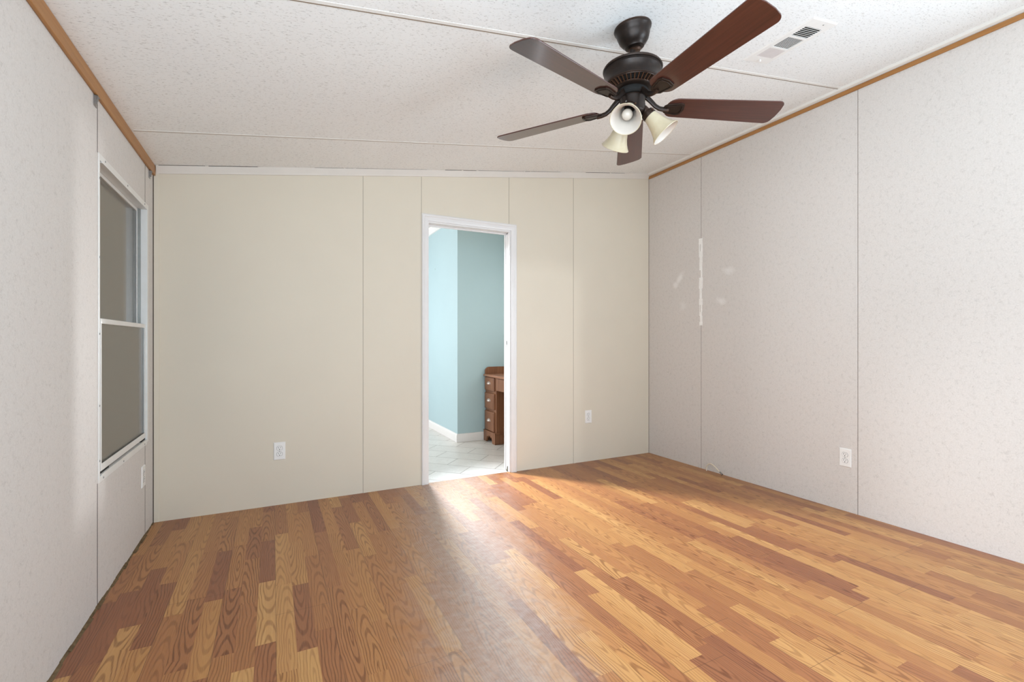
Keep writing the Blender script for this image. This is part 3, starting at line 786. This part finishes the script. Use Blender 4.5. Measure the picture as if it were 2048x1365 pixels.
# ------------------------------------------------------------------ ceiling register
VX0, VX1, VY0, VY1 = 2.200, 2.394, 1.292, 1.660
cxm, cym = (VX0 + VX1) / 2, (VY0 + VY1) / 2
vent = thing('ceiling_vent', 'white three section air register on the ceiling beside the fan', 'vent', (cxm, cym, cz(cxm)), (0, -math.atan(CS), 0))
HW, HL = (VX1 - VX0) / 2, (VY1 - VY0) / 2
b = B(); z0 = -.005
lip = .012
b.hexa([(-HW + lip, -HL + lip, z0), (HW - lip, -HL + lip, z0), (HW - lip, -.166, z0), (-HW + lip, -.166, z0), (-HW, -HL, 0), (HW, -HL, 0), (HW, -.166, 0), (-HW, -.166, 0)]) if False else None
secs = [(-.128, -.052), (-.040, .042), (.054, .128)]   # along Y
ox = .062
def fr(x0, x1, y0, y1): b.box(x0, x1, y0, y1, z0, z0 + .003)
fr(-HW + .006, -ox, -HL + .006, HL - .006); fr(ox, HW - .006, -HL + .006, HL - .006)
fr(-ox, ox, -HL + .006, secs[0][0]); fr(-ox, ox, secs[2][1], HL - .006); fr(-ox, ox, secs[0][1], secs[1][0]); fr(-ox, ox, secs[1][1], secs[2][0])
for (p, q) in (((-HW, -HL), (HW, -HL)), ((HW, -HL), (HW, HL)), ((HW, HL), (-HW, HL)), ((-HW, HL), (-HW, -HL))):   # turned-up rim
    ins = lambda v: (v[0] * (HW - .006) / HW, v[1] * (HL - .006) / HL)
    a_, c_ = ins(p), ins(q)
    v = [b.bm.verts.new((*p, 0)), b.bm.verts.new((*q, 0)), b.bm.verts.new((*c_, z0)), b.bm.verts.new((*a_, z0))]; b.bm.faces.new(v)
b.build('face_plate', M['plastic'], vent)
b = B(); b.box(-.074, .074, -.142, .142, -.0012, .0); b.build('duct_opening', M['duct'], vent)
def louvre(y0, y1, n, along, ang, nm, mt):
    for i in range(n):
        b = B()
        if along == 'x':
            y = y0 + (y1 - y0) * (i + .5) / n
            m = Matrix.Translation((0, y, -.0035)) @ Matrix.Rotation(ang, 4, 'X'); b.box(-ox, ox, -(y1 - y0) / n * .42, (y1 - y0) / n * .42, -.0005, .0005, m)
        else:
            x = -ox + 2 * ox * (i + .5) / n
            m = Matrix.Translation((x, (y0 + y1) / 2, -.0035)) @ Matrix.Rotation(ang, 4, 'Y'); b.box(-ox / n * .26, ox / n * .26, -(y1 - y0) / 2, (y1 - y0) / 2, -.0006, .0006, m)
        b.build(nm, mt, vent)
louvre(*secs[2], 7, 'x', math.radians(-24), 'louvre', plain('pinkish_grey_louvre', (196, 186, 182), .5))  # louvres of this section are a darker pinkish grey
louvre(*secs[1], 10, 'y', 0, 'louvre', M['plastic'])
louvre(*secs[0], 7, 'x', math.radians(32), 'louvre', M['plastic'])
b = B(); b.box(-.004, .004, .150, .156, -.016, -.006); b.build('lever', M['plastic'], vent)
for y in (-.158, .165):
    b = B(); b.lathe([(.004, z0), (.003, z0 - .0015)], 10, Matrix.Translation((.02, y, 0)), False, True); b.build('screw', M['steel'], vent, True)

# ------------------------------------------------------------------ wall outlets
def make_outlet():
    t = thing('wall_outlet', '', 'outlet', group='duplex outlets on the bedroom walls')
    # local frame: plate in XZ, faces -Y
    b = B(); hw, hh = .0365, .0595
    b.hexa([(-hw + .004, -.0055, -hh + .004), (hw - .004, -.0055, -hh + .004), (hw, 0, -hh), (-hw, 0, -hh),
            (-hw + .004, -.0055, hh - .004), (hw - .004, -.0055, hh - .004), (hw, 0, hh), (-hw, 0, hh)])
    b.build('cover_plate', M['plastic'], t, bevel=.001)
    for s in (-1, 1):
        zc = s * .0195
        out = [(.0172 * math.cos(a), max(-.0135, min(.0135, .0172 * math.sin(a)))) for a in [2 * PI * k / 32 for k in range(32)]]
        m = Matrix.Translation((0, -.0055, zc)) @ Matrix.Rotation(PI / 2, 4, 'X')
        b = B(); b.prism([(x * 1.07, y * 1.07) for x, y in out], .0004, m); ring = b.build('socket_gap', M['slot'], t)
        b = B(); b.prism(out, .0018, m); r = b.build('receptacle', M['plastic'], t)
        b = B()
        b.box(-.0075, -.0052, -.0078, -.0070, zc + .000, zc + .0085); b.box(.0052, .0075, -.0078, -.0070, zc + .001, zc + .0080)
        b.lathe([(.0028, 0), (.0028, .0006)], 12, Matrix.Translation((0, -.0072, zc - .0075)) @ Matrix.Rotation(PI / 2, 4, 'X'), True, True)
        b.build('slots', M['slot'], r)
    b = B(); b.lathe([(.003, 0), (.0025, .0012)], 10, Matrix.Translation((0, -.0055, 0)) @ Matrix.Rotation(PI / 2, 4, 'X'), False, True)
    b.build('screw', M['steel'], t, True)
    return t
o0 = make_outlet()
for k, (loc, rz, lab) in enumerate((((.039, YB, .3615), 0, 'white outlet low on the cream wall left of the doorway'),
                      ((2.571, YB, .4075), 0, 'white outlet on the cream wall between the doorway and right wall'),
                      ((XR, 1.740, .346), -PI / 2, 'white outlet on the speckled right wall beside the panel joint'),
                      ((XL, 3.272, .345), PI / 2, 'white outlet on the left wall under the window'))):
    o = o0 if k == 0 else copy_tree(o0)
    o.location = loc; o.rotation_euler = (0, 0, rz); o['label'] = lab

# ------------------------------------------------------------------ blind brackets under the left moulding
def make_bracket():
    t = thing('blind_bracket', '', 'bracket', group='blind brackets above the window')
    b = B(); b.box(0, .002, -.017, .017, -.045, .0); b.build('back_plate', M['steel'], t)
    b = B(); b.box(.002, .013, -.017, -.0155, -.040, -.004); b.box(.002, .014, -.0155, .015, -.006, -.004)
    b.box(.012, .0135, -.017, -.006, -.026, -.004)
    b.build('hook', M['steel'], t)
    return t
k0 = make_bracket()
k0.location = (XL, 2.478, 2.1); k0['label'] = 'small metal blind bracket under the moulding above the near window corner'
k1 = copy_tree(k0); k1.location = (XL, 3.425, 2.1); k1['label'] = 'small metal blind bracket under the moulding by the back wall corner'

# ------------------------------------------------------------------ cable coming out of the floor by the right wall
t = thing('coaxial_cable', 'short ivory cable with metal plug looping up from the floor edge', 'cable', (3.278, 2.80, 0))
pts = [(.0, .015, -.002), (-.001, .012, .030), (-.004, -.006, .058), (-.010, -.040, .070), (-.018, -.080, .062), (-.026, -.118, .044), (-.034, -.150, .030)]
sm = []
for i in range(len(pts) - 1):
    p0, p1, p2, p3 = (Vector(pts[max(i - 1, 0)]), Vector(pts[i]), Vector(pts[i + 1]), Vector(pts[min(i + 2, len(pts) - 1)]))
    for s in range(5):
        u = s / 5; sm.append(.5 * ((2 * p1) + (p2 - p0) * u + (2 * p0 - 5 * p1 + 4 * p2 - p3) * u * u + (3 * p1 - p0 - 3 * p2 + p3) * u ** 3))
sm.append(Vector(pts[-1]))
b = B(); b.tube(sm, .0048, 10); b.build('wire', M['cable'], t, True)
e = Vector(pts[-1]); d = (e - Vector(pts[-2])).normalized()
b = B(); b.tube([e - d * .006, e + d * .010, e + d * .0101, e + d * .028], [.0052, .0052, .0068, .0068], 12); b.build('plug', M['steel'], t, True)
